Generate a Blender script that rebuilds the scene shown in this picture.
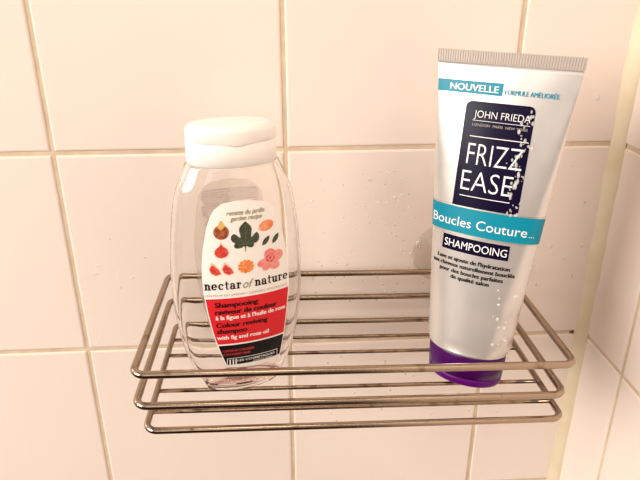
import bpy, bmesh, math, random
import numpy as np
from mathutils import Matrix, Vector
random.seed(7)
for o in list(bpy.data.objects): bpy.data.objects.remove(o)
SC = bpy.context.scene
COL = SC.collection

# ------------------------------------------------------------ camera
cam = bpy.data.objects.new('camera', bpy.data.cameras.new('camera')); COL.objects.link(cam)
cam.data.sensor_width = 36; cam.data.lens = 609.58 / 640 * 36
cam.data.clip_start = .01
cam.matrix_world = (Matrix.Translation((-.0018992, -.3935203, .1030277)) @ Matrix.Rotation(-.0622480, 4, 'Z')
                    @ Matrix.Rotation(1.1670476, 4, 'X') @ Matrix.Rotation(-.0019486, 4, 'Z'))
SC.camera = cam
# ------------------------------------------------------------ world
w = bpy.data.worlds.new('world'); SC.world = w; w.use_nodes = True
nt = w.node_tree; bg = nt.nodes['Background']
tc = nt.nodes.new('ShaderNodeTexCoord'); sep = nt.nodes.new('ShaderNodeSeparateXYZ')
rmp = nt.nodes.new('ShaderNodeValToRGB'); mr = nt.nodes.new('ShaderNodeMapRange')
nt.links.new(tc.outputs['Generated'], sep.inputs[0]); nt.links.new(sep.outputs['Z'], mr.inputs[0])
mr.inputs[1].default_value = -1; mr.inputs[2].default_value = 1
nt.links.new(mr.outputs[0], rmp.inputs[0]); nt.links.new(rmp.outputs[0], bg.inputs[0])
rmp.color_ramp.elements[0].color = (.11, .05, .035, 1); rmp.color_ramp.elements[0].position = .465
rmp.color_ramp.elements[1].color = (1, .86, .76, 1); rmp.color_ramp.elements[1].position = .61
bg.inputs[1].default_value = .72
# ------------------------------------------------------------ lamps
def area(name, loc, target, sx, sy, power, color):
    l = bpy.data.lights.new(name, 'AREA'); l.shape = 'RECTANGLE'; l.size = sx; l.size_y = sy
    l.energy = power; l.color = color
    o = bpy.data.objects.new(name, l); COL.objects.link(o); o.location = loc
    o.rotation_euler = (Vector(target) - Vector(loc)).to_track_quat('-Z', 'Y').to_euler()
area('window_light', (-1.80, -.92, .62), (0.1, -.03, -.08), 1.2, 1.0, 80, (1, .94, .86))
area('doorway_light', (-.45, -1.95, .50), (0.05, 0, 0), .7, .8, 3.5, (1, .90, .86))
area('ceiling_lamp', (-.1, -.95, 1.25), (0.0, 0, -.05), .4, .4, 5, (1, .84, .62))
SC.view_settings.view_transform = 'Standard'; SC.view_settings.look = 'None'
SC.view_settings.exposure = -0.40; SC.view_settings.gamma = 1; SC.view_settings.use_curve_mapping = False

# ------------------------------------------------------------ materials
def mat(name, color, rough=.5, metal=0, spec=.5, coat=0, noise=None, bump=None):
    m = bpy.data.materials.new(name); m.use_nodes = True
    n = m.node_tree; b = n.nodes['Principled BSDF']
    b.inputs['Base Color'].default_value = (*color, 1); b.inputs['Roughness'].default_value = rough
    b.inputs['Metallic'].default_value = metal; b.inputs['Specular IOR Level'].default_value = spec
    b.inputs['Coat Weight'].default_value = coat; b.inputs['Coat Roughness'].default_value = .08
    t = n.nodes.new('ShaderNodeTexCoord')
    if noise:
        scale, col2, lo, hi = noise
        z = n.nodes.new('ShaderNodeTexNoise'); z.inputs['Scale'].default_value = scale; z.inputs['Detail'].default_value = 4
        r = n.nodes.new('ShaderNodeValToRGB'); r.color_ramp.elements[0].position = lo; r.color_ramp.elements[1].position = hi
        r.color_ramp.elements[0].color = (*color, 1); r.color_ramp.elements[1].color = (*col2, 1)
        n.links.new(t.outputs['Object'], z.inputs['Vector']); n.links.new(z.outputs[0], r.inputs[0])
        n.links.new(r.outputs[0], b.inputs['Base Color'])
    if bump:
        scale, strength, dist = bump
        z = n.nodes.new('ShaderNodeTexNoise'); z.inputs['Scale'].default_value = scale; z.inputs['Detail'].default_value = 2
        u = n.nodes.new('ShaderNodeBump'); u.inputs['Strength'].default_value = strength; u.inputs['Distance'].default_value = dist
        n.links.new(t.outputs['Object'], z.inputs['Vector']); n.links.new(z.outputs[0], u.inputs['Height'])
        n.links.new(u.outputs[0], b.inputs['Normal'])
    return m
def clear(name, tint, edge, rough=.06, ior=.35, gloss=1.0):
    """thin clear plastic: transparent film, tinted more where it is seen edge-on, with a fresnel reflection"""
    m = bpy.data.materials.new(name); m.use_nodes = True; n = m.node_tree
    n.nodes.clear(); out = n.nodes.new('ShaderNodeOutputMaterial')
    tr = n.nodes.new('ShaderNodeBsdfTransparent'); gl = n.nodes.new('ShaderNodeBsdfGlossy')
    gl.inputs['Roughness'].default_value = rough; gl.inputs['Color'].default_value = (gloss, gloss, gloss, 1)
    lw = n.nodes.new('ShaderNodeLayerWeight'); lw.inputs[0].default_value = .35
    mx = n.nodes.new('ShaderNodeMix'); mx.data_type = 'RGBA'
    n.links.new(lw.outputs['Facing'], mx.inputs[0])
    mx.inputs[6].default_value = (*tint, 1); mx.inputs[7].default_value = (*edge, 1)
    n.links.new(mx.outputs[2], tr.inputs[0])
    pw = n.nodes.new('ShaderNodeMath'); pw.operation = 'POWER'; pw.inputs[1].default_value = 3.0
    fr = n.nodes.new('ShaderNodeMath'); fr.operation = 'MULTIPLY_ADD'; fr.inputs[1].default_value = ior; fr.inputs[2].default_value = .035
    l2 = n.nodes.new('ShaderNodeLayerWeight'); l2.inputs[0].default_value = .5
    n.links.new(l2.outputs['Facing'], pw.inputs[0]); n.links.new(pw.outputs[0], fr.inputs[0])
    s = n.nodes.new('ShaderNodeMixShader'); n.links.new(fr.outputs[0], s.inputs[0])
    n.links.new(tr.outputs[0], s.inputs[1]); n.links.new(gl.outputs[0], s.inputs[2]); n.links.new(s.outputs[0], out.inputs[0])
    return m
M = {}
M['tile'] = mat('glazed_tile', (.835, .725, .65), .2, spec=.4, noise=(5, (.815, .70, .625), .3, .7), bump=(9, .10, .004))
M['grout'] = mat('grout', (.60, .46, .32), .9, noise=(60, (.70, .57, .42), .35, .65), bump=(900, .3, .0005))
M['caulk'] = mat('caulk', (.70, .56, .38), .6, noise=(40, (.76, .64, .46), .35, .65))
M['rust'] = mat('rust', (.22, .09, .03), .8)
M['steel'] = mat('steel', (.38, .29, .215), .2, 1, noise=(95, (.20, .12, .07), .60, .72), bump=(500, .08, .0004))
M['thin_steel'] = mat('thin_steel', (.32, .23, .16), .24, 1, noise=(120, (.14, .07, .035), .52, .68))
gm = mat('clear_bottle', (1, .99, .98), .03, bump=(38, .25, .002)); M['bottle'] = gm
gm.node_tree.nodes['Principled BSDF'].inputs['Transmission Weight'].default_value = 1
gm.node_tree.nodes['Principled BSDF'].inputs['IOR'].default_value = 1.4
M['cup'] = clear('clear_vinyl', (.965, .955, .94), (.93, .91, .89), .15)
M['liquid'] = clear('pink_liquid', (.975, .90, .89), (.93, .78, .77), .08, .3)
M['cap'] = mat('white_cap', (.90, .86, .82), .28, coat=.3)
M['paper'] = mat('label_white', (.90, .86, .82), .4, spec=.3)
def film(name, color, trans):
    m = mat(name, color, .5); n = m.node_tree; b = n.nodes['Principled BSDF']; out = [k for k in n.nodes if k.type == 'OUTPUT_MATERIAL'][0]
    t = n.nodes.new('ShaderNodeBsdfTransparent'); x = n.nodes.new('ShaderNodeMixShader'); x.inputs[0].default_value = trans
    n.links.new(b.outputs[0], x.inputs[1]); n.links.new(t.outputs[0], x.inputs[2]); n.links.new(x.outputs[0], out.inputs[0]); return m
def lucent(m, col, wgt):
    n = m.node_tree; b = n.nodes['Principled BSDF']; t = n.nodes.new('ShaderNodeBsdfTranslucent'); t.inputs[0].default_value = (*col, 1)
    x = n.nodes.new('ShaderNodeMixShader'); x.inputs[0].default_value = wgt; to = b.outputs[0].links[0].to_socket
    n.links.new(b.outputs[0], x.inputs[1]); n.links.new(t.outputs[0], x.inputs[2]); n.links.new(x.outputs[0], to); return m
M['backlabel'] = lucent(film('label_back', (.97, .82, .77), .66), (.97, .82, .77), .4)
M['backline'] = film('label_back_print', (.50, .36, .34), .3)
M['red'] = mat('label_red', (.68, .022, .028), .4, spec=.15)
M['black'] = mat('label_black', (.006, .005, .006), .4, spec=.15)
M['ink'] = mat('ink_black', (.006, .005, .006), .5, spec=.1)
M['white'] = mat('ink_white', (.88, .86, .84), .4)
M['redink'] = mat('ink_red', (.55, .04, .04), .4)
M['olive'] = mat('ink_olive', (.20, .19, .03), .4)
M['grey'] = mat('ink_grey', (.35, .30, .27), .4)
M['leaf'] = mat('leaf_green', (.025, .035, .018), .5, noise=(900, (.05, .065, .03), .4, .6))
M['leafvein'] = mat('leaf_vein', (.16, .18, .09), .5)
M['figskin'] = mat('fig_skin', (.12, .012, .02), .5, noise=(300, (.52, .15, .03), .35, .62))
M['figtop'] = mat('fig_top', (.72, .42, .10), .5)
M['flesh'] = mat('fig_flesh', (.56, .02, .02), .5, noise=(900, (.75, .10, .06), .45, .65))
M['figrim'] = mat('fig_rim', (.80, .50, .33), .5)
M['orange'] = mat('fruit_orange', (.82, .20, .08), .5, noise=(250, (.90, .38, .17), .4, .7))
M['flower'] = mat('flower_orange', (.80, .13, .03), .5, noise=(700, (.88, .38, .06), .4, .6))
M['rose'] = mat('rose_pink', (.80, .18, .17), .5, noise=(300, (.88, .36, .32), .35, .65))
M['rosedeep'] = mat('rose_deep', (.66, .06, .07), .5)
M['pearl'] = mat('pearl_tube', (.69, .65, .62), .26, .55, noise=(25, (.66, .62, .59), .4, .6), bump=(28, .25, .002))
M['seam'] = mat('crimp', (.46, .40, .36), .45, .3)
M['purple'] = mat('purple_cap', (.058, .0015, .085), .25, spec=.25)
M['lid'] = mat('purple_lid', (.105, .003, .145), .28, spec=.25)
M['teal'] = mat('teal', (.003, .23, .33), .3, spec=.25)
M['navy'] = mat('navy', (.006, .003, .022), .22, spec=.15)
M['silver'] = mat('silver_line', (.62, .58, .52), .3, .7)
M['tubewhite'] = mat('tube_white', (.86, .85, .85), .4)
M['water'] = film('water', (.95, .93, .90), .68)
M['water'].node_tree.nodes['Principled BSDF'].inputs['Roughness'].default_value = .08

# ------------------------------------------------------------ helpers
def link(name, me, mats, parent=None, smooth=True, label=None):
    o = bpy.data.objects.new(name, me); COL.objects.link(o)
    for m in (mats if isinstance(mats, (list, tuple)) else [mats]): me.materials.append(m)
    if smooth:
        for p in me.polygons: p.use_smooth = True
    if parent: o.parent = parent
    if label: o['label'] = label
    return o
def mesh(name, V, F):
    me = bpy.data.meshes.new(name); me.from_pydata([tuple(map(float, v)) for v in V], [], F)
    me.validate(); me.update(); return me
def from_bm(name, bm):
    me = bpy.data.meshes.new(name); bm.to_mesh(me); bm.free(); return me
def sweep(path, r, closed=False, n=12, V=None, F=None):
    """round wire along a path, its ends closed by small domes"""
    V = [] if V is None else V; F = [] if F is None else F
    P = [Vector(p) for p in path]; N = len(P); base = len(V); up0 = None
    for i in range(N):
        a = P[(i - 1) % N] if (closed or i) else P[i]; b = P[(i + 1) % N] if (closed or i < N - 1) else P[i]
        t = (b - a).normalized()
        if up0 is None:
            up0 = t.orthogonal().normalized()
        up0 = (up0 - t * up0.dot(t)).normalized(); side = t.cross(up0)
        for k in range(n):
            q = 2 * math.pi * k / n
            V.append(P[i] + r * (math.cos(q) * up0 + math.sin(q) * side))
    R = N if closed else N - 1
    for i in range(R):
        j = (i + 1) % N
        if closed and j == 0:      # match twist at the joint
            d = [(V[base] - V[base + i * n + k]).length for k in range(n)]; off = d.index(min(d))
        else: off = 0
        for k in range(n):
            a = base + i * n + (k + off) % n; b = base + i * n + (k + 1 + off) % n
            c = base + j * n + (k + 1) % n; dd = base + j * n + k
            F.append((a, b, c, dd))
    if not closed:
        for e, s, i in ((P[0], (P[0] - P[1]).normalized(), 0), (P[-1], (P[-1] - P[-2]).normalized(), N - 1)):
            c = len(V); V.append(e + s * r * .6)
            for k in range(n):
                a = base + i * n + k; b = base + i * n + (k + 1) % n
                F.append((a, c, b) if i else (a, b, c))
    return V, F
def lathe(profile, n=48, ax='Z'):
    V, F = [], []
    for (r, z) in profile:
        for k in range(n):
            q = 2 * math.pi * k / n; V.append((r * math.cos(q), r * math.sin(q), z))
    for i in range(len(profile) - 1):
        for k in range(n):
            F.append((i * n + k, i * n + (k + 1) % n, (i + 1) * n + (k + 1) % n, (i + 1) * n + k))
    return V, F
def loft(sections, n=96, cap0=True, cap1=True, expo=2.0):
    """sections: (half_width, half_depth, z) ; superellipse rings"""
    V, F = [], []
    for (a, b, z) in sections:
        for k in range(n):
            q = 2 * math.pi * k / n; c, s = math.cos(q), math.sin(q); e = 2 / expo
            V.append((a * math.copysign(abs(c) ** e, c), b * math.copysign(abs(s) ** e, s), z))
    for i in range(len(sections) - 1):
        for k in range(n):
            F.append((i * n + k, i * n + (k + 1) % n, (i + 1) * n + (k + 1) % n, (i + 1) * n + k))
    if cap0: V.append((0, 0, sections[0][2])); c = len(V) - 1; F += [(c, (k + 1) % n, k) for k in range(n)]
    if cap1:
        V.append((0, 0, sections[-1][2])); c = len(V) - 1; o = (len(sections) - 1) * n
        F += [(c, o + k, o + (k + 1) % n) for k in range(n)]
    return V, F
def empty(name, mw, label, cat, group=None):
    o = bpy.data.objects.new(name, None); COL.objects.link(o); o.empty_display_size = .02
    o.matrix_world = mw; o['label'] = label; o['category'] = cat
    if group: o['group'] = group
    return o
# ---- drawing on a curved surface: 2-D shapes in millimetres (across, up), wrapped afterwards
class Print:
    def __init__(s): s.items = []          # (verts2d, faces, material, layer)
    def poly(s, pts, m, layer=1): s.items.append(([tuple(p) for p in pts], [tuple(range(len(pts)))], m, layer))
    def rect(s, x0, z0, x1, z1, m, layer=1): s.poly([(x0, z0), (x1, z0), (x1, z1), (x0, z1)], m, layer)
    def ellipse(s, cx, cz, a, b, m, layer=1, rot=0, n=20, f=None):
        P = []
        for k in range(n):
            q = 2 * math.pi * k / n; g = f(q) if f else 1
            x, z = a * g * math.cos(q), b * g * math.sin(q)
            P.append((cx + x * math.cos(rot) - z * math.sin(rot), cz + x * math.sin(rot) + z * math.cos(rot)))
        s.poly(P, m, layer)
    def line(s, x0, z0, x1, z1, t, m, layer=1):
        d = math.hypot(x1 - x0, z1 - z0); nx, nz = -(z1 - z0) / d * t / 2, (x1 - x0) / d * t / 2
        s.poly([(x0 + nx, z0 + nz), (x0 - nx, z0 - nz), (x1 - nx, z1 - nz), (x1 + nx, z1 + nz)], m, layer)
    def text(s, body, x0, x1, z, cap, m, layer=2, bold=0, shear=0, heavy=0):
        c = bpy.data.curves.new('t', 'FONT'); c.body = body; c.size = 1; c.offset = bold; c.shear = shear
        c.resolution_u = 3
        o = bpy.data.objects.new('t', c); COL.objects.link(o)
        dg = bpy.context.evaluated_depsgraph_get(); me = bpy.data.meshes.new_from_object(o.evaluated_get(dg))
        V = [(v.co.x, v.co.y) for v in me.vertices]; F = [tuple(p.vertices) for p in me.polygons]
        bpy.data.objects.remove(o); bpy.data.curves.remove(c); bpy.data.meshes.remove(me)
        lo = min(v[0] for v in V); hi = max(v[0] for v in V); sx = (x1 - x0) / (hi - lo); sz = cap / .729
        for dx in ((-heavy, heavy) if heavy else (0,)):
            s.items.append(([(x0 + (v[0] - lo) * sx + dx, z + v[1] * sz) for v in V], F, m, layer))
    def build(s, name, surf, parent, label=None, stepx=1.5, stepz=4.0):
        mats = []; bm = bmesh.new()
        for V, F, m, layer in s.items:
            if m not in mats: mats.append(m)
            b = bmesh.new(); vs = [b.verts.new((v[0], v[1], 0)) for v in V]
            for f in F:
                try: b.faces.new([vs[i] for i in f])
                except ValueError: pass
            xs = [v[0] for v in V]; zs = [v[1] for v in V]
            for lo, hi, st, ax in ((min(xs), max(xs), stepx, 0), (min(zs), max(zs), stepz, 1)):
                k = math.floor(lo / st) + 1
                while k * st < hi:
                    co = (k * st, 0, 0) if ax == 0 else (0, k * st, 0); no = (1, 0, 0) if ax == 0 else (0, 1, 0)
                    bmesh.ops.bisect_plane(b, geom=b.verts[:] + b.edges[:] + b.faces[:], plane_co=co, plane_no=no); k += 1
            bmesh.ops.triangulate(b, faces=b.faces[:]); b.normal_update()
            mp = {}
            for v in b.verts: mp[v] = bm.verts.new(surf(v.co.x / 1000, v.co.y / 1000, .00012 + layer * .00007))
            for f in b.faces:
                vv = [mp[v] for v in f.verts]
                n = f.normal.z if f.normal.length else 1
                if f.calc_area() < 1e-9: continue
                g = bm.faces.new(vv if f.normal.z >= 0 else vv[::-1]); g.material_index = mats.index(m)
            b.free()
        return link(name, from_bm(name, bm), [M[k] for k in mats], parent, True, label)
def rounded(x0, z0, x1, z1, r, corners=(1, 1, 1, 1), n=6):
    P = []
    for (cx, cz, a0, on) in ((x1 - r, z1 - r, 0, corners[0]), (x0 + r, z1 - r, 90, corners[1]), (x0 + r, z0 + r, 180, corners[2]), (x1 - r, z0 + r, 270, corners[3])):
        if on:
            for k in range(n + 1):
                q = math.radians(a0 + 90 * k / n); P.append((cx + r * math.cos(q), cz + r * math.sin(q)))
        else:
            P.append((cx + (r if a0 in (0, 270) else -r), cz + (r if a0 in (0, 90) else -r)))
    return P
def wrapper(sec, back=False):
    cache = {}
    def surf(s, z, off):
        kz = round(z, 5)
        if kz not in cache:
            a, b = sec(kz); t = np.linspace(-1.57, 1.57, 241); x = a * np.sin(t); y = -b * np.cos(t)
            L = np.r_[0, np.cumsum(np.hypot(np.diff(x), np.diff(y)))]; L -= np.interp(0, t, L); cache[kz] = (a, b, t, L)
        a, b, t, L = cache[kz]; th = float(np.interp(s, L, t))
        nx, ny = b * math.sin(th), -a * math.cos(th); l = math.hypot(nx, ny) or 1
        x = a * math.sin(th) + off * nx / l; y = -b * math.cos(th) + off * ny / l
        return (-x, -y, z) if back else (x, y, z)
    return surf

# ------------------------------------------------------------ the setting: two tiled walls meeting in a caulked corner
TW, TH, XC, RW = .15, .149, .2274, .0564
def tiled(name, us, zs, place, flip):
    V, F, mi = [], [], []
    g = .0013
    rings = [(g, .0016), (g + .0002, .0008), (g + .0007, .00022), (g + .0016, 0)]
    for i in range(len(us) - 1):
        for j in range(len(zs) - 1):
            u0, u1, z0, z1 = us[i], us[i + 1], zs[j], zs[j + 1]; b = len(V)
            tx, tz = random.uniform(-.0012, .0012), random.uniform(-.0012, .0012)
            cu, cz = (u0 + u1) / 2, (z0 + z1) / 2
            for ins, dep in rings:
                for (u, z) in ((u0 + ins, z0 + ins), (u1 - ins, z0 + ins), (u1 - ins, z1 - ins), (u0 + ins, z1 - ins)):
                    V.append(place(u, z, dep + (u - cu) * tx + (z - cz) * tz))
            for r in range(3):
                for k in range(4):
                    q = [b + r * 4 + k, b + r * 4 + (k + 1) % 4, b + r * 4 + 4 + (k + 1) % 4, b + r * 4 + 4 + k]
                    F.append(tuple(q[::-1] if flip else q)); mi.append(0)
            q = [b + 12, b + 13, b + 14, b + 15]; F.append(tuple(q[::-1] if flip else q)); mi.append(0)
    b = len(V)
    for (u, z) in ((us[0], zs[0]), (us[-1], zs[0]), (us[-1], zs[-1]), (us[0], zs[-1])): V.append(place(u, z, .0009))
    q = [b, b + 1, b + 2, b + 3]; F.append(tuple(q[::-1] if flip else q)); mi.append(1)
    for (u, z) in ((us[0], zs[0]), (us[-1], zs[0]), (us[-1], zs[-1]), (us[0], zs[-1])): V.append(place(u, z, .012))
    F.append((b + 4, b + 5, b + 6, b + 7)); mi.append(1)
    for k in range(4): F.append((b + k, b + (k + 1) % 4, b + 4 + (k + 1) % 4, b + 4 + k)); mi.append(1)
    me = mesh(name, V, F)
    for p, m in zip(me.polygons, mi): p.material_index = m
    o = link(name, me, [M['tile'], M['grout']], smooth=False); o['kind'] = 'structure'
    for p in me.polygons: p.use_smooth = False
    return o
zs = [k * TH for k in range(-7, 7)]
wall = tiled('wall_back', [k * TW for k in range(-7, 2)] + [XC], zs, lambda u, z, d: (u, d, z), False)
wallr = tiled('wall_right', [0, RW] + [RW + k * TW for k in range(1, 8)], zs, lambda u, z, d: (XC + d, -u, z), False)
V, F = [], []; NN = 260                                              # caulk bead in the corner
for i in range(NN + 1):
    z = zs[0] + (zs[-1] - zs[0]) * i / NN; wv = .0070 + .0004 * math.sin(i * .7) + .0003 * math.sin(i * 1.9)
    V += [(XC + .0002, .0002, z), (XC - wv, .0002, z), (XC - wv, -.0003, z), (XC - wv * .38, -wv * .38, z), (XC - .0003, -wv, z), (XC + .0002, -wv, z)]
for i in range(NN):
    for k in range(6): F.append((i * 6 + k, i * 6 + (k + 1) % 6, i * 6 + 6 + (k + 1) % 6, i * 6 + 6 + k))
ck = link('trim_1', mesh('trim_1', V, F), M['caulk']); ck['kind'] = 'structure'
V, F = [], []                                                        # rusty specks in the joint by the corner
for i in range(26):
    x = .2205 - abs(random.gauss(0, .0028)) ; z = -TH + random.gauss(.0002, .0007) + (.0012 if random.random() < .25 else 0); r = random.uniform(.0002, .00055)
    b = len(V); y = -.0001
    V += [(x + r * math.cos(q) * 1.3, y + .0006, z + r * math.sin(q)) for q in np.linspace(0, 5.4, 7)] + [(x, y - .0002, z)]
    F += [(b + k, b + (k + 1) % 7, b + 7) for k in range(7)]
link('rust_stain', mesh('rust_stain', V, F), M['rust'], wall, label='brown rust specks in the grout joint')

# water beads on the wall
def blobs(pts, frame, n=8):
    V, F = [], []
    for (u, v, r, el) in pts:
        b = len(V); o, ex, ez, en = frame(u, v)
        prof = [(1, 0), (.9, .22), (.6, .42), (.25, .5)]
        for (pr, ph) in prof:
            for k in range(n):
                q = 2 * math.pi * k / n
                V.append(o + ex * (r * pr * math.cos(q)) + ez * (r * el * pr * math.sin(q)) + en * (r * ph))
        V.append(o + en * (r * .53)); V.append(o - en * .00002)
        for i in range(3):
            for k in range(n): F.append((b + i * n + k, b + i * n + (k + 1) % n, b + (i + 1) * n + (k + 1) % n, b + (i + 1) * n + k))
        t = b + 4 * n
        for k in range(n):
            F.append((b + 3 * n + k, b + 3 * n + (k + 1) % n, t)); F.append((b + (k + 1) % n, b + k, t + 1))
    return V, F
pts = []
for i in range(95):
    pts.append((random.gauss(.068, .030), random.uniform(-.115, -.015), random.choice([.0003, .0004, .0005, .0006, .0009]), random.uniform(1, 1.7)))
for i in range(30): pts.append((random.uniform(.0, .20), random.uniform(-.225, -.155), random.uniform(.0004, .0009), random.uniform(1, 1.5)))
for i in range(14): pts.append((random.uniform(.165, .215), random.uniform(-.13, -.01), random.uniform(.0005, .001), random.uniform(1, 2.2)))
for i in range(10): pts.append((random.uniform(-.14, -.09), random.uniform(-.16, -.04), random.uniform(.0005, .001), random.uniform(1, 1.4)))
pts += [(.206, .031, .0012, 1.5), (.178, .055, .0009, 2), (.19, -.075, .0015, 1.2)]
pts = [p for p in pts if abs((p[1] / TH) - round(p[1] / TH)) > .03 and p[0] < .215 and abs(p[0] / TW - round(p[0] / TW)) > .03]
V, F = blobs(pts, lambda u, v: (Vector((u, -.0001, v)), Vector((1, 0, 0)), Vector((0, 0, 1)), Vector((0, -1, 0))))
wd = link('water_droplets', mesh('water_droplets', V, F), M['water'])
wd['label'] = 'scattered clear water beads clinging to the cream tiles'; wd['category'] = 'water'; wd['kind'] = 'stuff'

# ------------------------------------------------------------ wire basket
BR = -.0171
B0 = Vector((.035, -.067, -.1243))
bas = empty('shower_basket', Matrix.Translation(B0), 'rectangular brown-tinged steel wire shower basket fixed to the tiled wall', 'basket')
YB = -.01125
def bp(x, y, z): return Vector((x, y, z + BR * x)) - B0
def hoop(name, xl, xr, yf, z, r, rc=.0065):
    path = []
    for (cx, cy, a0) in ((xr - rc, YB - rc, 0), (xl + rc, YB - rc, 90), (xl + rc, yf + rc, 180), (xr - rc, yf + rc, 270)):
        for k in range(9):
            q = math.radians(a0 + 90 * k / 8); path.append(bp(cx + rc * math.cos(q), cy + rc * math.sin(q), z))
    # extra points on the long sides keep the sweep even
    V, F = sweep(path, r, True, 14); return link(name, mesh(name, V, F), M['steel'], bas)
hoop('rim_wire', -.0825, .1530, -.1265, -.0857, .0021)
hoop('middle_wire', -.0830, .1494, -.1276, -.1046, .0021)
hoop('bottom_wire', -.0806, .1530, -.1236, -.1243, .0019)
for i, y in enumerate((-.0324, -.0513, -.0693, -.0884, -.1077)):
    path = [bp(-.0806 + .0012 + (.2336 - .0024) * k / 12, y, -.1243) for k in range(13)]
    V, F = sweep(path, .00125, False, 10); link('base_wire', mesh('base_wire', V, F), M['thin_steel'], bas)
for x in (-.0360, .1113):
    path = [bp(x, YB + .0032, -.1262), bp(x, YB + .0034, -.105), bp(x, YB + .0034, -.086), bp(x, YB + .0034, -.0835)]
    V, F = sweep(path, .0014, False, 10); link('support_wire', mesh('support_wire', V, F), M['steel'], bas)
    prof = [(.0001, .0004), (.0215, .0004), (.0225, .0006), (.0223, .0012), (.019, .0022), (.014, .0042), (.010, .0062), (.0062, .0070), (.0060, .0085),
            (.0066, .0092), (.0066, .0120), (.0056, .0130), (.0001, .0131)]
    V, F = lathe(prof, 40)
    z = -.0781 + BR * (x - .1113)
    V = [Vector((x + a, -.0003 - c, z + b)) - B0 for (a, b, c) in V]
    sc = link('suction_cup', mesh('suction_cup', V, F), M['cup'], bas, label='clear round suction cup pressed on the tile')
    path = [Vector((x + .0078 * math.cos(q), -.0098, z + .0078 * math.sin(q) + (0 if math.sin(q) > 0 else 0))) - B0 for q in np.linspace(math.radians(-60), math.radians(240), 20)]
    V, F = sweep(path, .0012, False, 8); link('cup_hook', mesh('cup_hook', V, F), M['steel'], sc)

# ------------------------------------------------------------ clear bottle
FZ = -.1243 + .0015
bx = -.02988; by = -.08236
bot = empty('shampoo_bottle', Matrix.Translation((bx, by, FZ + BR * bx)) @ Matrix.Rotation(.25128, 4, 'Z') @ Matrix.Rotation(.0118, 4, 'Y'),
            'clear oval shampoo bottle with white flip cap and red fruit label, left in basket', 'bottle')
KN = np.array([0, .06, .15, .3, .45, .6, .75, .9, 1.0])
KW = np.array([.0207, .02524, .03044, .03488, .03669, .03642, .0345, .0305, .0245])
HB = .13855
def cubic(t):
    d = np.diff(KW) / np.diff(KN); m = np.r_[d[0], (d[:-1] + d[1:]) / 2, d[-1]]
    i = min(max(int(np.searchsorted(KN, t) - 1), 0), len(KN) - 2); h = KN[i + 1] - KN[i]; u = (t - KN[i]) / h
    return ((2*u**3 - 3*u**2 + 1) * KW[i] + (u**3 - 2*u**2 + u) * h * m[i] + (-2*u**3 + 3*u**2) * KW[i+1] + (u**3 - u**2) * h * m[i+1])
def bsec(z):
    t = min(max(z / HB, 0), 1); a = float(cubic(t)); k = .411 + .0982 * t
    if t > .88: k += (t - .88) / .12 * .08
    return a, a * k
secs = []
for q in (0, 25, 50, 75):
    a, b = bsec(.0022); f = math.sin(math.radians(q)); e = .0022 * (1 - f)
    secs.append((a - .0028 * (1 - math.sin(math.radians(q))), b - .0022 * (1 - f), .0022 * (1 - math.cos(math.radians(q)))))
secs += [(*bsec(z), z) for z in np.linspace(.0022, HB, 90)]
inner = [(secs[0][0] - .004, secs[0][1] - .0035, .0016)]
top = [(.0228, .0142, HB + .0008), (.0125, .0105, HB + .0016)]
V, F = loft(inner + secs + top, 128)
V2, F2 = loft([(a - .0017, b - .0016, z + (.0014 if z < .004 else -.0005)) for (a, b, z) in secs], 128)   # inner face of the plastic wall
F += [tuple(i + len(V) for i in f)[::-1] for f in F2]; V += V2
link('bottle_body', mesh('bottle_body', V, F), M['bottle'], bot, label='clear plastic bottle body')
ls = [(bsec(.003)[0] - .0042, bsec(.003)[1] - .004, .0019)] + [(bsec(z)[0] - .0021, bsec(z)[1] - .0020, z) for z in (.003, .005, .0068)]
V, F = loft(ls, 96); link('liquid', mesh('liquid', V, F), M['liquid'], bot, label='thin layer of pink shampoo at the bottom')
CA, CB = .02357, .01538
cs_ = [(CA - .0006, CB - .0006, HB), (CA, CB, HB + .0005), (CA + .0001, CB + .0001, HB + .006), (CA, CB, .1502), (CA - .0003, CB - .0003, .1505), (CA - .0008, CB - .0008, .1506)]
V, F = loft(cs_, 128); link('cap_base', mesh('cap_base', V, F), M['cap'], bot)
ls = [(CA - .0008, CB - .0008, .1507), (CA - .0002, CB - .0002, .1508), (CA, CB, .1511)]
for q in range(0, 91, 10):
    r = .0046; ls.append((CA - .0002 - r * (1 - math.cos(math.radians(q))), CB - .0002 - r * (1 - math.cos(math.radians(q))), .1556 + (.0036) * math.sin(math.radians(q))))
ls.append((CA * .5, CB * .5, .1596)); ls.append((CA * .2, CB * .2, .1597))
V, F = loft(ls, 128)
W2 = []                                                              # thumb dip at the front of the lid seam
for v in V:
    x, y, z = v
    if y < 0 and z < .1556:
        f = math.exp(-(x / .0075) ** 2) * max(0, 1 - (z - .1507) / .005); z -= .0011 * f; y -= .0007 * f
    W2.append((x, y, z))
link('cap_lid', mesh('cap_lid', W2, F), M['cap'], bot)

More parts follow.
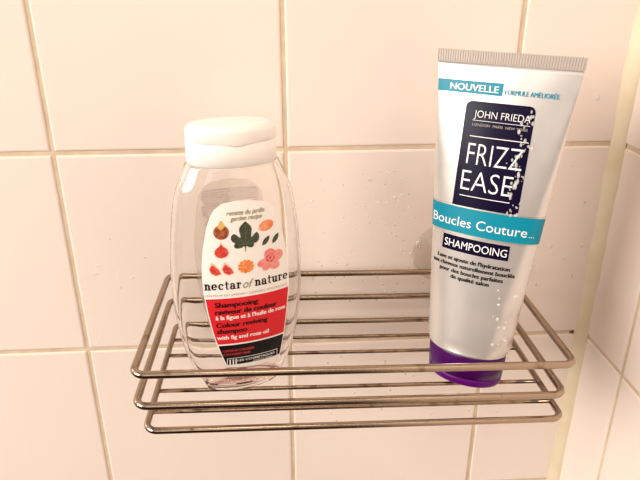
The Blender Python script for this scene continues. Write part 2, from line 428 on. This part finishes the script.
# front label
L = Print()
out = [(-9.4, 120.3), (-13.2, 117.6), (-15.6, 113.8), (-17.6, 108.6), (-20.1, 97.7), (-21.5, 88.5), (-21.9, 79), (-21.5, 69), (-20.5, 60), (-19, 50), (-16.8, 39.5), (-14, 29.5), (-11.3, 21.2), (-8, 19.6),
       (0, 18.6), (8, 18.2), (16, 18.7), (21.4, 19.8), (23.2, 30), (24.8, 42), (26.2, 55), (27.2, 66), (27.2, 76), (26, 87), (24, 99), (21, 110), (17.6, 116.5), (13, 119.8), (5, 121.6), (-3, 121.7)]
L.poly(out[::-1], 'paper', 0)
def edge(z, side):
    P = out[:13] if side < 0 else out[17:27]
    P = sorted(P, key=lambda p: p[1]); return float(np.interp(z, [p[1] for p in P], [p[0] for p in P])) - side * .55
def field(z0, z1, m, layer=1, topsag=0):
    n = 10; zz = [z0 + (z1 - z0) * k / n for k in range(n + 1)]
    L.poly([(edge(z, 1), z) for z in zz] + [(edge(z, -1), z) for z in zz[::-1]], m, layer)
field(36.9, 66.8, 'red'); field(21.6, 35.9, 'black')
L.text('recette du jardin', -7.2, 13, 114.2, 2.6, 'olive', shear=.3, bold=.012)
L.text('garden recipe', -5.4, 11.4, 111.1, 2.6, 'olive', shear=.3, bold=.012)
# slab-serif wordmark drawn with pen strokes
def stroke(pts, wds, m='ink', layer=2):
    for (p, q_), wd in zip(zip(pts[:-1], pts[1:]), wds): L.line(*p, *q_, wd, m, layer)
def arc_(cx, cz, rx, rz, a0, a1, wmax, wmin, n=14, m='ink'):
    for k in range(n):
        q0, q1 = (math.radians(a0 + (a1 - a0) * (k + e) / n) for e in (-.12, 1.12))
        wd = wmin + (wmax - wmin) * abs(math.cos((q0 + q1) / 2))
        L.line(cx + rx * math.cos(q0), cz + rz * math.sin(q0), cx + rx * math.cos(q1), cz + rz * math.sin(q1), wd, m, 2)
def glyph(ch, x, z, w, h):
    T_, t_ = w * .30, h * .15
    def foot(cx, cz, ww=None): L.rect(cx - (ww or T_ * .95), cz, cx + (ww or T_ * .95), cz + t_, 'ink', 2)
    if ch == 'n':
        L.rect(x + w * .12, z, x + w * .12 + T_, z + h, 'ink', 2); foot(x + w * .12 + T_ / 2, z); L.rect(x - w * .04, z + h - t_, x + w * .25, z + h, 'ink', 2)
        arc_(x + w * .55, z + h * .62, w * .24, h * .30, 0, 170, T_, t_ * .9); L.rect(x + w * .64, z, x + w * .64 + T_, z + h * .64, 'ink', 2); foot(x + w * .64 + T_ / 2, z)
    elif ch == 'u':
        L.rect(x + w * .08, z + h * .35, x + w * .08 + T_, z + h, 'ink', 2); L.rect(x - w * .06, z + h - t_, x + w * .2, z + h, 'ink', 2)
        arc_(x + w * .44, z + h * .36, w * .24, h * .30, 180, 360, T_, t_ * .9); L.rect(x + w * .62, z, x + w * .62 + T_, z + h, 'ink', 2)
        L.rect(x + w * .62, z, x + w * 1.04, z + t_, 'ink', 2); L.rect(x + w * .48, z + h - t_, x + w * .7, z + h, 'ink', 2)
    elif ch == 'e':
        arc_(x + w * .5, z + h * .5, w * .34, h * .43, 0, 320, T_, t_); L.rect(x + w * .2, z + h * .44, x + w * .95, z + h * .57, 'ink', 2)
    elif ch == 'c':
        arc_(x + w * .5, z + h * .5, w * .34, h * .43, 45, 318, T_, t_); L.ellipse(x + w * .76, z + h * .74, w * .15, h * .13, 'ink', 2)
    elif ch == 't':
        L.rect(x + w * .2, z + h * .2, x + w * .2 + T_ * 1.1, z + h * 1.32, 'ink', 2); L.rect(x, z + h - t_, x + w * .9, z + h, 'ink', 2)
        arc_(x + w * .55, z + h * .22, w * .2, h * .18, 180, 340, T_ * .8, t_)
    elif ch == 'a':
        L.rect(x + w * .56, z + h * .1, x + w * .56 + T_, z + h * .7, 'ink', 2); arc_(x + w * .46, z + h * .68, w * .26, h * .27, 0, 165, T_ * .8, t_)
        L.ellipse(x + w * .22, z + h * .72, w * .14, h * .12, 'ink', 2); arc_(x + w * .38, z + h * .28, w * .22, h * .24, 60, 320, T_, t_); L.rect(x + w * .6, z, x + w * 1.02, z + t_, 'ink', 2)
    elif ch == 'r':
        L.rect(x + w * .14, z, x + w * .14 + T_ * 1.15, z + h, 'ink', 2); L.rect(x - w * .02, z, x + w * .68, z + t_, 'ink', 2); L.rect(x - w * .02, z + h - t_, x + w * .3, z + h, 'ink', 2)
        arc_(x + w * .62, z + h * .62, w * .24, h * .3, 60, 170, T_ * .7, t_); L.ellipse(x + w * .78, z + h * .8, w * .16, h * .14, 'ink', 2)
def word(s, x0, x1, z, h):
    adv = {'t': .72, 'r': .85}; tot = sum(adv.get(c, 1.05) for c in s); u = (x1 - x0) / tot; x = x0
    for c in s: glyph(c, x, z, u * (.95 * min(adv.get(c, 1), 1)) * .96, h); x += u * adv.get(c, 1.05)
word('nectar', -21.0, -.9, 72.3, 3.7)
word('nature', 6.1, 26.6, 72.3, 3.7)
L.text('of', -.4, 5.6, 72.2, 5.2, 'olive', shear=.35)
L.text('SENTEUR DU JARDIN / GARDEN FRAGRANCE', -20.9, 25.7, 68.3, 1.25, 'grey')
L.text('Shampooing', -16.0, 7.6, 61.4, 3.2, 'ink', bold=.01, heavy=.16)
L.text('raviveur de couleur', -16.0, 18.8, 57.0, 3.2, 'ink', bold=.01, heavy=.16)
L.text('à la figue et à l\'huile de rose', -15.9, 24.4, 53.5, 2.7, 'white', bold=.01, heavy=.08)
L.text('Colour reviving', -15.8, 12.8, 48.4, 3.2, 'ink', bold=.01, heavy=.16)
L.text('shampoo', -15.5, 1.0, 44.3, 3.2, 'ink', bold=.01, heavy=.16)
L.text('with fig and rose oil', -15.7, 13.7, 40.2, 2.7, 'white', bold=.01, heavy=.08)
L.text('CHEVEUX COLORÉS', -12.9, 4.9, 31.2, 1.7, 'redink', heavy=.08)
L.text('COLOURED HAIR', -12.9, 2.6, 28.6, 1.7, 'redink', heavy=.08)
L.line(-10.6, 26.4, 19.3, 26.4, .35, 'white', 2); L.line(-10.6, 26.4, -10.6, 21.3, .35, 'white', 2); L.line(19.3, 26.4, 19.3, 21.3, .35, 'white', 2)
for x in (-9.4, -7.6, -6.0): L.rect(x, 20.9, x + .75, 25.6, 'white', 2)
L.text('LES COSMÉTIQUES', -4.8, 17.6, 23.7, 1.5, 'white', bold=.012)
L.text('DESIGN PARIS', 4.5, 16.2, 21.9, 1.0, 'white')
# fruit pictures
L.ellipse(-10.4, 105.3, 4.0, 4.0, 'figskin', 2); L.poly([(-12.2, 108.2), (-10.6, 111.6), (-9.6, 111.4), (-8.4, 108.2), (-10.4, 106.4)], 'figtop', 3)
lob = [(0, -5.6), (.5, -3.6), (1.6, -4.6), (3.4, -5.0), (4.6, -4.0), (4.5, -2.7), (5.9, -2.5), (7.2, -1.3), (7.6, .4), (7.3, 2.2), (6.2, 3.4), (5.2, 2.6), (4.0, 1.0), (3.1, 1.0), (3.3, 3.0), (3.7, 5.2), (3.1, 7.2), (1.6, 8.8), (.3, 10.0),
       (-1.2, 8.6), (-2.7, 7.0), (-3.1, 5.0), (-2.5, 2.8), (-2.4, 1.2), (-3.4, 1.6), (-4.6, 3.0), (-5.9, 3.6), (-7.2, 2.8), (-7.6, .8), (-6.8, -.8), (-5.4, -1.6), (-6.2, -3.0), (-5.6, -4.4), (-3.8, -4.8), (-1.8, -4.4), (-.6, -3.6)]
L.poly([(1.9 + x, 100.4 + z) for x, z in lob], 'leaf', 2)
for x, z in ((.3, 7.6), (4.8, 2.4), (-4.8, 2.2), (4.3, -2.2), (-4.3, -2.2)): L.line(1.9, 97.4, 1.9 + x, 100.4 + z, .16, 'leafvein', 3)
L.line(1.9, 98, 1.8, 93.6, .4, 'leaf', 3)
L.ellipse(13.7, 106.4, 4.3, 2.9, 'orange', 2, rot=.25); L.ellipse(9.9, 105.4, .7, .9, 'figrim', 3)
for cx, cz, r_ in ((13.2, 97.9, .85), (18.9, 98.2, .95)):
    L.poly([(cx + a * math.cos(r_) - b * math.sin(r_), cz + a * math.sin(r_) + b * math.cos(r_)) for a, b in ((-3.3, 0), (-1.8, 1.15), (.2, 1.45), (2, .95), (3.4, 0), (2, -.95), (.2, -1.35), (-1.8, -1.1))], 'leaf', 2)
    L.line(cx - 3 * math.cos(r_), cz - 3 * math.sin(r_), cx + 3 * math.cos(r_), cz + 3 * math.sin(r_), .16, 'leafvein', 3)
L.poly([(-11.6, 98.0), (-10.9, 100.2), (-10.0, 98.2), (-8.0, 96.2), (-7.0, 93.8), (-8.0, 91.6), (-10.8, 90.6), (-13.8, 91.4), (-14.8, 93.6), (-13.8, 96.0)], 'figrim', 2)
L.ellipse(-10.9, 94.2, 3.5, 3.1, 'flesh', 3); L.poly([(-12.6, 96.4), (-10.9, 98.8), (-9.3, 96.4)], 'flesh', 3)
for cx in (-14.8, -8.1):
    L.poly([(cx - 1.6, 88.6), (cx - .2, 87.4), (cx + 2.4, 84.4), (cx + 3.3, 81.6), (cx + .4, 80.6), (cx - 2.2, 82.0), (cx - 3.2, 84.6)], 'figrim', 2)
    L.poly([(cx - 1.2, 87.2), (cx + 2.0, 84.3), (cx + 2.9, 81.9), (cx + .4, 81.1), (cx - 1.9, 82.4), (cx - 2.8, 84.8)], 'flesh', 3)
L.ellipse(1.7, 84.8, 4.2, 3.8, 'flower', 2, n=44, f=lambda q: 1 + .09 * math.cos(11 * q)); L.ellipse(1.7, 85.0, 2.0, 1.8, 'orange', 3, n=30, f=lambda q: 1 + .12 * math.cos(9 * q))
for k, (dx, dz, a, b, r_) in enumerate(((-3.6, -1.2, 4.2, 2.5, .2), (3.6, 1.4, 4.2, 3.3, .4), (-.4, 3.0, 3.4, 3.4, 0), (1.6, -3.2, 4.0, 2.8, -.4), (-2.6, -3.8, 2.6, 2.2, .6))):
    L.ellipse(15.6 + dx, 86.6 + dz, a, b, 'rose', 2 + k * .15, rot=r_)
L.ellipse(15.4, 87.4, 2.6, 2.3, 'rosedeep', 3, n=30, f=lambda q: 1 + .12 * math.cos(5 * q)); L.ellipse(15.6, 87.7, 1.9, 1.6, 'rose', 3.3, rot=.5); L.ellipse(15.3, 87.6, .8, .9, 'rosedeep', 3.6)
L.build('front_label', wrapper(bsec), bot, 'white, red and black printed front label with fruit pictures')
# back label seen through the clear plastic
Kb = Print()
Kb.poly([(-12, 22), (12, 22), (16.5, 35), (20.5, 55), (22.3, 75), (22, 92), (20, 106), (18, 116), (15, 121), (10, 123.5), (0, 124.5), (-10, 123.5), (-15, 121), (-18, 116), (-20, 106), (-22, 92), (-22.3, 75), (-20.5, 55), (-16.5, 35)], 'backlabel', 0)
for z in np.arange(36, 119, 1.55):
    x = -16
    while x < 14:
        wd = random.uniform(2, 6); Kb.rect(x, z, min(x + wd, 16), z + .55, 'backline', -.6 ); x += wd + .9
def bsec_in(z):
    a, b = bsec(z); return a, b
Kb.build('back_label', wrapper(bsec_in, True), bot, 'pale pink back label seen through the clear bottle')

# ------------------------------------------------------------ tube
tx, ty = .10733, -.08199
tub = empty('shampoo_tube', Matrix.Translation((tx, ty, FZ + .0010 + BR * tx)) @ Matrix.Rotation(-.57417, 4, 'Z') @ Matrix.Rotation(-.06714, 4, 'X') @ Matrix.Rotation(.01303, 4, 'Y'),
            'pearly white shampoo tube standing on its purple cap at right in the basket', 'tube')
H, AT, AB, BB, AC, BC, HC = .1922, .03804, .02488, .01616, .0230, .0162, .0212
def tsec(z):
    t = min(max((z - HC) / (H - HC), 0), 1); return AB + (AT - AB) * t, max(BB * (1 - t), .0003)
def tsec_body(z):
    a, b = tsec(z)
    if z < HC + .006:
        f = 1 - (z - HC) / .006; a -= (AB - AC - .0006) * f * f; b -= (BB - BC - .0006) * f * f
    return a, b
zz = list(np.linspace(HC, HC + .006, 8)) + list(np.linspace(HC + .009, H - .0062, 70))
V, F = loft([(*tsec_body(z), z) for z in zz], 128)
link('tube_body', mesh('tube_body', V, F), M['pearl'], tub)
# crimped end: ribs
V, F = [], []; NR = 112
a0 = tsec(H - .0062)[0]; zr = [H - .0066, H - .0060, H - .0005, H]
for i in range(NR * 2 + 1):
    x = -a0 + 2 * a0 * i / (NR * 2); rib = .0004 if i % 4 < 2 else 0
    fx = AT / a0
    for j, z in enumerate(zr):
        d = (.0008 if j == 0 else .00075) + (rib if 0 < j < 3 else 0); V.append((x * (1 + (fx - 1) * min(1, j / 2)), -d, z))
    for j, z in reversed(list(enumerate(zr))):
        d = (.0008 if j == 0 else .00075) + (rib if 0 < j < 3 else 0); V.append((x * (1 + (fx - 1) * min(1, j / 2)), d, z))
for i in range(NR * 2):
    for k in range(8): F.append((i * 8 + k, i * 8 + (k + 1) % 8, i * 8 + 8 + (k + 1) % 8, i * 8 + 8 + k))
F.append(tuple(range(8))); F.append(tuple(NR * 2 * 8 + k for k in range(7, -1, -1)))
link('crimped_end', mesh('crimped_end', V, F), M['seam'], tub, smooth=False, label='ribbed grey crimped tube end')
# cap with hinged lid
cp = [(AC - .0012, BC - .0012, HC + .0002), (AC - .0002, BC - .0002, HC), (AC + .0003, BC + .0003, HC - .001), (AC + .0002, BC + .0002, .012), (AC - .0003, BC - .0003, .0062), (AC - .0009, BC - .0009, .0059)]
V, F = loft(cp[::-1], 128); link('cap_base', mesh('cap_base', V, F), M['purple'], tub, label='dark purple cap')
lp = [(AC * .3, BC * .3, 0)]
for q in range(0, 91, 15): lp.append((AC - .0034 + .0028 * math.sin(math.radians(q)), BC - .0034 + .0028 * math.sin(math.radians(q)), .0028 * (1 - math.cos(math.radians(q)))))
lp += [(AC - .0004, BC - .0004, .0054), (AC - .0008, BC - .0008, .0058)]
V, F = loft(lp, 128); link('cap_lid', mesh('cap_lid', V, F), M['lid'], tub, label='brighter purple hinged lid')
# printing
ts = wrapper(tsec)
def hl(z): return tsec(z / 1000)[0] * 1000
Pn = Print()
Pn.poly(rounded(-18.5, 107.5, 18.2, 166.5, 3.2, (1, 1, 0, 0)), 'navy', 1)
Pn.text('JOHN FRIEDA', -13.3, 16.4, 158.1, 4.0, 'tubewhite', 2.2, bold=-.012)
Pn.line(-13.8, 156.5, 16.6, 156.5, .22, 'tubewhite', 2.2)
Pn.text('LONDON  PARIS  NEW YORK', -13.5, 16, 153.6, 1.45, 'grey', 2.2)
Pn.line(-14, 148, 17.4, 148, .4, 'tubewhite', 2.2)
Pn.text('FRIZZ', -13.9, 16.0, 132.8, 12.4, 'tubewhite', 2.2, bold=-.013)
Pn.text('EASE', -15.1, 13.0, 118.3, 11.8, 'tubewhite', 2.2, bold=-.013)
Pn.line(-15, 115.1, 13, 115.1, .4, 'tubewhite', 2.2)
Pn.build('logo_panel', ts, tub, 'dark navy panel with white lettering')
Pn = Print()
def full(z0, z1, m, layer, back=False):
    Ls = [];
    for z in (z0, z1):
        a, b = tsec(z / 1000); t = np.linspace(-1.57, 1.57, 121); Ls.append(float(np.hypot(np.diff(a * np.sin(t)), np.diff(b * np.cos(t))).sum()) * 500)
    Pn.poly([(-Ls[0], z0), (Ls[0], z0), (Ls[1], z1), (-Ls[1], z1)], m, layer)
full(92.6, 109.0, 'silver', 2); full(93.4, 108.2, 'teal', 3)
Pn.text('Boucles Couture', -30.2, 24.8, 97.3, 5.6, 'tubewhite', 4)
Pn.text('...', 26.0, 28.6, 97.3, 3, 'tubewhite', 4)
Pn.build('teal_band', ts, tub, 'teal band with white lettering')
Pn = Print(); full(92.6, 109.0, 'silver', 2); full(93.4, 108.2, 'teal', 3)
Pn.build('rear_band', wrapper(tsec, True), tub, 'teal band on the rear of the tube')
Pn = Print()
a, b = tsec(.173)
Pn.poly([(-35.8, 170.2), (-.2, 170.2), (-.2, 176.7), (-36.2, 176.7)], 'teal', 1)
Pn.text('NOUVELLE', -28.8, -2.4, 171.6, 3.6, 'tubewhite', 2, heavy=.12)
Pn.text('FORMULE AMÉLIORÉE', 1.2, 28.4, 171.2, 2.6, 'teal', 1, heavy=.12)
Pn.build('banner', ts, tub, 'small teal banner with white lettering')
Pn = Print()
Pn.rect(-21.4, 82.6, 17.3, 91.2, 'navy', 1)
Pn.text('SHAMPOOING', -19.9, 16.2, 84.6, 4.6, 'tubewhite', 2)
Pn.text("Lave et ajoute de l'hydratation", -23.7, 19.2, 76.8, 2.5, 'ink', 1, bold=.01, heavy=.13)
Pn.text('aux cheveux naturellement bouclés', -26.8, 22.4, 73.2, 2.5, 'ink', 1, bold=.01, heavy=.13)
Pn.text('pour des boucles parfaites', -21.1, 16.6, 69.6, 2.5, 'ink', 1, bold=.01, heavy=.13)
Pn.text('de qualité salon', -13.1, 9.4, 66.1, 2.5, 'ink', 1, bold=.01, heavy=.13)
Pn.build('product_text', ts, tub, 'navy name box and black lettering')
# water beads on the tube
pts = []
for i in range(75):
    z = random.uniform(.108, .166); pts.append((.0145 + .002 * math.sin(z * 400) + random.gauss(0, .0013), z, random.choice([.0003, .0004, .0005, .0007, .0008]), random.uniform(.9, 2.2)))
for i in range(16): pts.append((random.uniform(.014, .027), random.uniform(.028, .066), random.uniform(.0004, .0011), random.uniform(.8, 1.4)))
def tf(u, v):
    o = Vector(ts(u, v, .0003)); ex = (Vector(ts(u + .0005, v, .0003)) - o).normalized(); ez = (Vector(ts(u, v + .0005, .0003)) - o).normalized()
    return o, ex, ez, ex.cross(ez).normalized()
V, F = blobs(pts, tf)
d = link('water_droplets', mesh('water_droplets', V, F), M['water'], tub, label='clear water beads on the tube'); d['kind'] = 'stuff'
